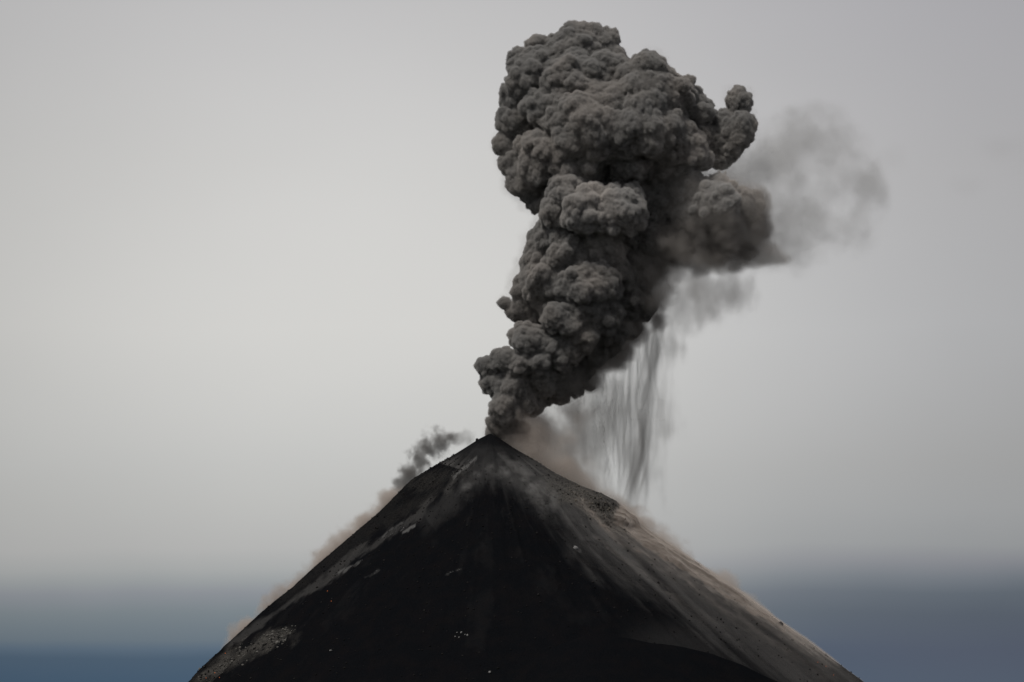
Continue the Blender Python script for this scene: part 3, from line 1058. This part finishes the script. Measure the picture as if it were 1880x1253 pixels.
n1, n2 = along_noise(bx, pxf, pyf, math.radians(37), 26, 8, 12, 3), np.abs(bx.noise(7, 3, 0.6))
H = np.zeros(bx.shape, dtype=np.float32)
lines = (([(1150, 950), (1215, 1000), (1310, 1060), (1430, 1142), (1520, 1205)], 28, 8.0), ([(1060, 915), (1120, 975), (1180, 1015), (1260, 1065), (1340, 1125), (1420, 1180), (1520, 1245)], 18, 3.4),
         ([(1090, 985), (1190, 1062), (1290, 1130), (1350, 1165)], 9, 2.5), ([(1200, 985), (1290, 1060), (1400, 1140), (1500, 1215)], 16, 2.0))
for line, wd, am in lines:
    dd, tt, _ = poly_d(pxf, pyf, line)
    H = np.maximum(H, am * sstep(wd * 1.4, wd * 0.2, dd + 9 * n1) * (1 - 0.72 * tt))
H = H * (0.58 + 0.38 * n1 + 0.16 * n2)
g = H - cn
dd, tt, _ = poly_d(pxf, pyf, [(1150, 935), (1250, 1004), (1340, 1064), (1450, 1142)])      # soft billows along the outline
H2 = 21 * (1 - 0.8 * tt) * sstep(52, 8, dd) * sstep(-45, -8, bx.Y) * sstep(0.0, 0.05, tt) * sstep(1.0, 0.9, tt)
n3 = bx.noise(12, 4, 0.62)
soft = 0.05 * sstep(1.0, 0.0, cn / np.maximum(H2, 0.5) + 0.55 * n3) * sstep(0.5, 3.0, H2)
bx.fog('streaming_dust', ((0.11 * sstep(-0.4, 2.6, g) + soft) * sstep(-2.0, 0.2, cn)).astype(np.float32), m_brown)
tag(bpy.data.objects['streaming_dust'], 'thin brown dust streaming down the right flank around the avalanche', 'dust', kind='stuff')
m_dcore = ash_core_material('dense_dust', (0.12, 0.10, 0.087), (0.165, 0.14, 0.122))
aval = link(bpy.data.objects.new('dust_avalanche', None))
aval.location = surf(1240, 1050)[0]
tag(aval, 'brown dust avalanche rolling down the right flank', 'dust')
sd_ = np.maximum(2.4 - g, -1.2 - cn)       # dense dust lies under the thin
gv = openvdb.FloatGrid(5.0)
gv.copyFromArray(np.ascontiguousarray(np.clip(bx.rim(sd_ - 5, 2) + 5, -5, 5), dtype=np.float32))
vp, _t, vq = gv.convertToPolygons(isovalue=0.0, adaptivity=0.0)
vp, vq = vp * bx.vox + bx.o, vq[:, ::-1]
cuts = np.array([surf(x, y)[0] for line, _, _ in lines[:2] for x, y in line[:-1]])
fc = vp[vq].mean(1)
own = ((fc[:, None, :] - cuts[None]) ** 2).sum(-1).argmin(1)
for k in range(len(cuts)):
    f = vq[own == k]
    if len(f) < 80:
        continue
    u, inv = np.unique(f.ravel(), return_inverse=True)
    ob = link(bpy.data.objects.new('dust_billow', mesh_from('dust_billow', vp[u] - np.array(aval.location), inv.reshape(-1, 4), m_dcore)), aval)
    ob['kind'] = 'stuff'
print('avalanche', bx.shape, len(vq), time.time() - T0)

# ------------------------------------------------------------------ ridge in front, lower right
RY = -380.0
crest_px = [(560, 1470), (700, 1400), (800, 1335), (900, 1265), (1000, 1195), (1075, 1166), (1130, 1168), (1190, 1179), (1250, 1187), (1310, 1202), (1365, 1223), (1430, 1253), (1530, 1315), (1700, 1430)]
cq = np.array([P(x, y, RY) for x, y in crest_px])
NU, NV = 420, 160
ux = np.linspace(cq[0, 0], cq[-1, 0], NU)
cz = np.interp(ux, cq[:, 0], cq[:, 2])
for _ in range(14):
    cz[1:-1] = (cz[:-2] + 2 * cz[1:-1] + cz[2:]) / 4
vv = np.linspace(-1, 1, NV)
oy = np.sign(vv) * np.abs(vv) ** 1.6 * 230
U, V = np.meshgrid(ux, oy, indexing='ij')
Zr = cz[:, None] - 0.66 * (np.sqrt(V * V + 64) - 8) + 0.45 * nz2(NU, NV, 12, 8, 4, 0.6) + 1.5 * nz2(NU, NV, 60, 40, 2) * sstep(4, 40, np.abs(V))
pr = np.stack([U, RY + V, Zr], -1).reshape(-1, 3)
i, j = np.meshgrid(np.arange(NU - 1), np.arange(NV - 1), indexing='ij')
a_ = i * NV + j
qd = np.stack([a_.ravel(), (a_ + NV).ravel(), (a_ + NV + 1).ravel(), (a_ + 1).ravel()], -1)
ridge = link(bpy.data.objects.new('ridge', mesh_from('ridge', pr, qd, m_volc)))
tag(ridge, kind='structure')

# ------------------------------------------------------------------ stones
PHI = (1 + 5 ** 0.5) / 2
ICO = np.array([(-1, PHI, 0), (1, PHI, 0), (-1, -PHI, 0), (1, -PHI, 0), (0, -1, PHI), (0, 1, PHI), (0, -1, -PHI), (0, 1, -PHI), (PHI, 0, -1), (PHI, 0, 1), (-PHI, 0, -1), (-PHI, 0, 1)]) / math.sqrt(1 + PHI * PHI)
ICF = np.array([(0, 11, 5), (0, 5, 1), (0, 1, 7), (0, 7, 10), (0, 10, 11), (1, 5, 9), (5, 11, 4), (11, 10, 2), (10, 7, 6), (7, 1, 8), (3, 9, 4), (3, 4, 2), (3, 2, 6), (3, 6, 8), (3, 8, 9), (4, 9, 5), (2, 4, 11), (6, 2, 10), (8, 6, 7), (9, 8, 1)])


def stone(r):
    return ICO * r * rng.uniform(0.65, 1.25, (12, 1)) * rng.uniform(0.7, 1.2, 3)


def stone_mat(name, a, bcol, emit=None):
    m, t = new_mat(name)
    gi = t.n('ShaderNodeNewGeometry').outputs['Random Per Island']
    b = t.n('ShaderNodeBsdfPrincipled', {'Base Color': t.mix(gi, a, bcol), 'Roughness': 0.95})
    b.inputs['Specular IOR Level'].default_value = 0.1
    if emit:
        b.inputs['Emission Color'].default_value = (*emit, 1)
        b.inputs['Emission Strength'].default_value = 1.0
    t.n('ShaderNodeOutputMaterial', {'Surface': b.outputs[0]})
    return m


m_scree = stone_mat('scree_stone', (0.004, 0.004, 0.0045), (0.022, 0.021, 0.021))
m_pale = stone_mat('pale_stone', (0.10, 0.10, 0.10), (0.28, 0.28, 0.28))
m_glow = stone_mat('glowing_stone', (0.05, 0.02, 0.015), (0.08, 0.03, 0.02), (0.42, 0.11, 0.035))


def scatter(name, px_list, ra, rb, mat, sink=0.2):
    vv_, ff_ = [], []
    for k, q in enumerate(px_list):
        c, o = surf(*q) if isinstance(q, tuple) else outward(fpt[q])
        r = ra + (rb - ra) * rng.random() ** 2.5
        vv_.append(stone(r) + c + o * r * sink)
        ff_.append(ICF + 12 * k)
    me = mesh_from(name, np.concatenate(vv_), np.concatenate(ff_), mat, smooth=False)
    o = link(bpy.data.objects.new(name, me), volcano)
    o['kind'] = 'stuff'
    return o


sel = rng.choice(len(fpx), 60000)
cand = [k for k in sel if fpy[k] < 1262 and 330 < fpx[k] < 1640 and math.hypot((fpx[k] - 895) * 0.6, fpy[k] - 815) > 40]
scatter('scree', cand[:3200], 0.3, 1.2, m_scree)
streak = []
for (x0, y0), (x1, y1), n, sp in (((735, 978), (760, 965), 40, 1.5), ((618, 1052), (664, 1029), 40, 0.8), ((672, 1058), (692, 1049), 14, 1.2), ((820, 1054), (844, 1045), 16, 1.0),
                                  ((832, 876), (868, 845), 60, 3.0), ((700, 990), (745, 958), 40, 2.5), ((1160, 956), (1170, 976), 14, 0.8), ((590, 1070), (620, 1050), 14, 1.5)):
    for _ in range(n):
        u = rng.random()
        streak.append((x0 + (x1 - x0) * u + rng.normal(0, sp), y0 + (y1 - y0) * u + rng.normal(0, sp)))
lava = []
while len(lava) < 420:
    u = rng.random()
    x, y = np.interp(u, [0, 0.4, 0.8, 1], [362, 430, 500, 532]) + rng.normal(0, 5), np.interp(u, [0, 0.4, 0.8, 1], [1250, 1206, 1174, 1160]) + rng.normal(0, 8)
    lava.append((x, y))
scatter('lava_rubble', lava, 0.4, 1.7, stone_mat('lava_stone', (0.012, 0.012, 0.013), (0.16, 0.155, 0.145)))
rub = []
while len(rub) < 260:
    u = rng.random()
    rub.append((1035 + 120 * u + rng.normal(0, 8), 895 + 68 * u + rng.normal(0, 9)))
scatter('outcrop_rubble', rub, 0.4, 1.6, stone_mat('outcrop_stone', (0.012, 0.012, 0.012), (0.15, 0.135, 0.115)))
scatter('pale_debris', streak[::2], 0.2, 0.55, m_pale)


def boulder(x, y, r, mat, label, cat='boulder', group=None, name='boulder'):
    c, o = surf(x, y)
    ob = link(bpy.data.objects.new(name, mesh_from(name, stone(r), ICF, mat, smooth=False)))
    ob.location = c + o * r * 0.35
    ob.rotation_euler = tuple(rng.uniform(0, 6.28, 3))
    return tag(ob, label, cat, group)


for x, y in ((838, 1163), (846, 1162), (853, 1166), (858, 1168), (835, 1170), (843, 1171)):
    boulder(x, y, rng.uniform(0.7, 1.3), m_pale, 'pale boulder in the small cluster low on the black face', group='pale boulder cluster')
boulder(606, 1195, 1.6, m_pale, 'lone pale boulder low on the left of the black face')
boulder(898, 1236, 1.7, m_pale, 'lowest pale boulder on the black face, near the bottom edge')
boulder(1058, 1008, 2.4, m_pale, 'pale boulder where the black face meets the grey flank')
boulder(876, 808, 1.6, m_scree, 'small dark rock standing on the rim left of the summit', 'rock', name='rim_rock')
boulder(1437, 1148, 3.0, m_scree, 'dark rock jutting from the lower right outline', 'rock', name='slope_rock')
for x, y in ((380, 1246), (388, 1240), (396, 1236), (374, 1252), (402, 1244), (416, 1200), (598, 1086), (604, 1105)):
    boulder(x, y, 0.5, m_glow, 'tiny glowing orange lava block on the lower left slope', 'lava block', 'glowing lava blocks on the left', 'lava_block')
for x, y in ((1428, 1138), (1508, 1216), (1524, 1224), (1540, 1240)):
    boulder(x, y, 0.5, m_glow, 'tiny glowing orange lava block on the lower right flank', 'lava block', 'glowing lava blocks on the right', 'lava_block')
print('TOTAL', time.time() - T0)
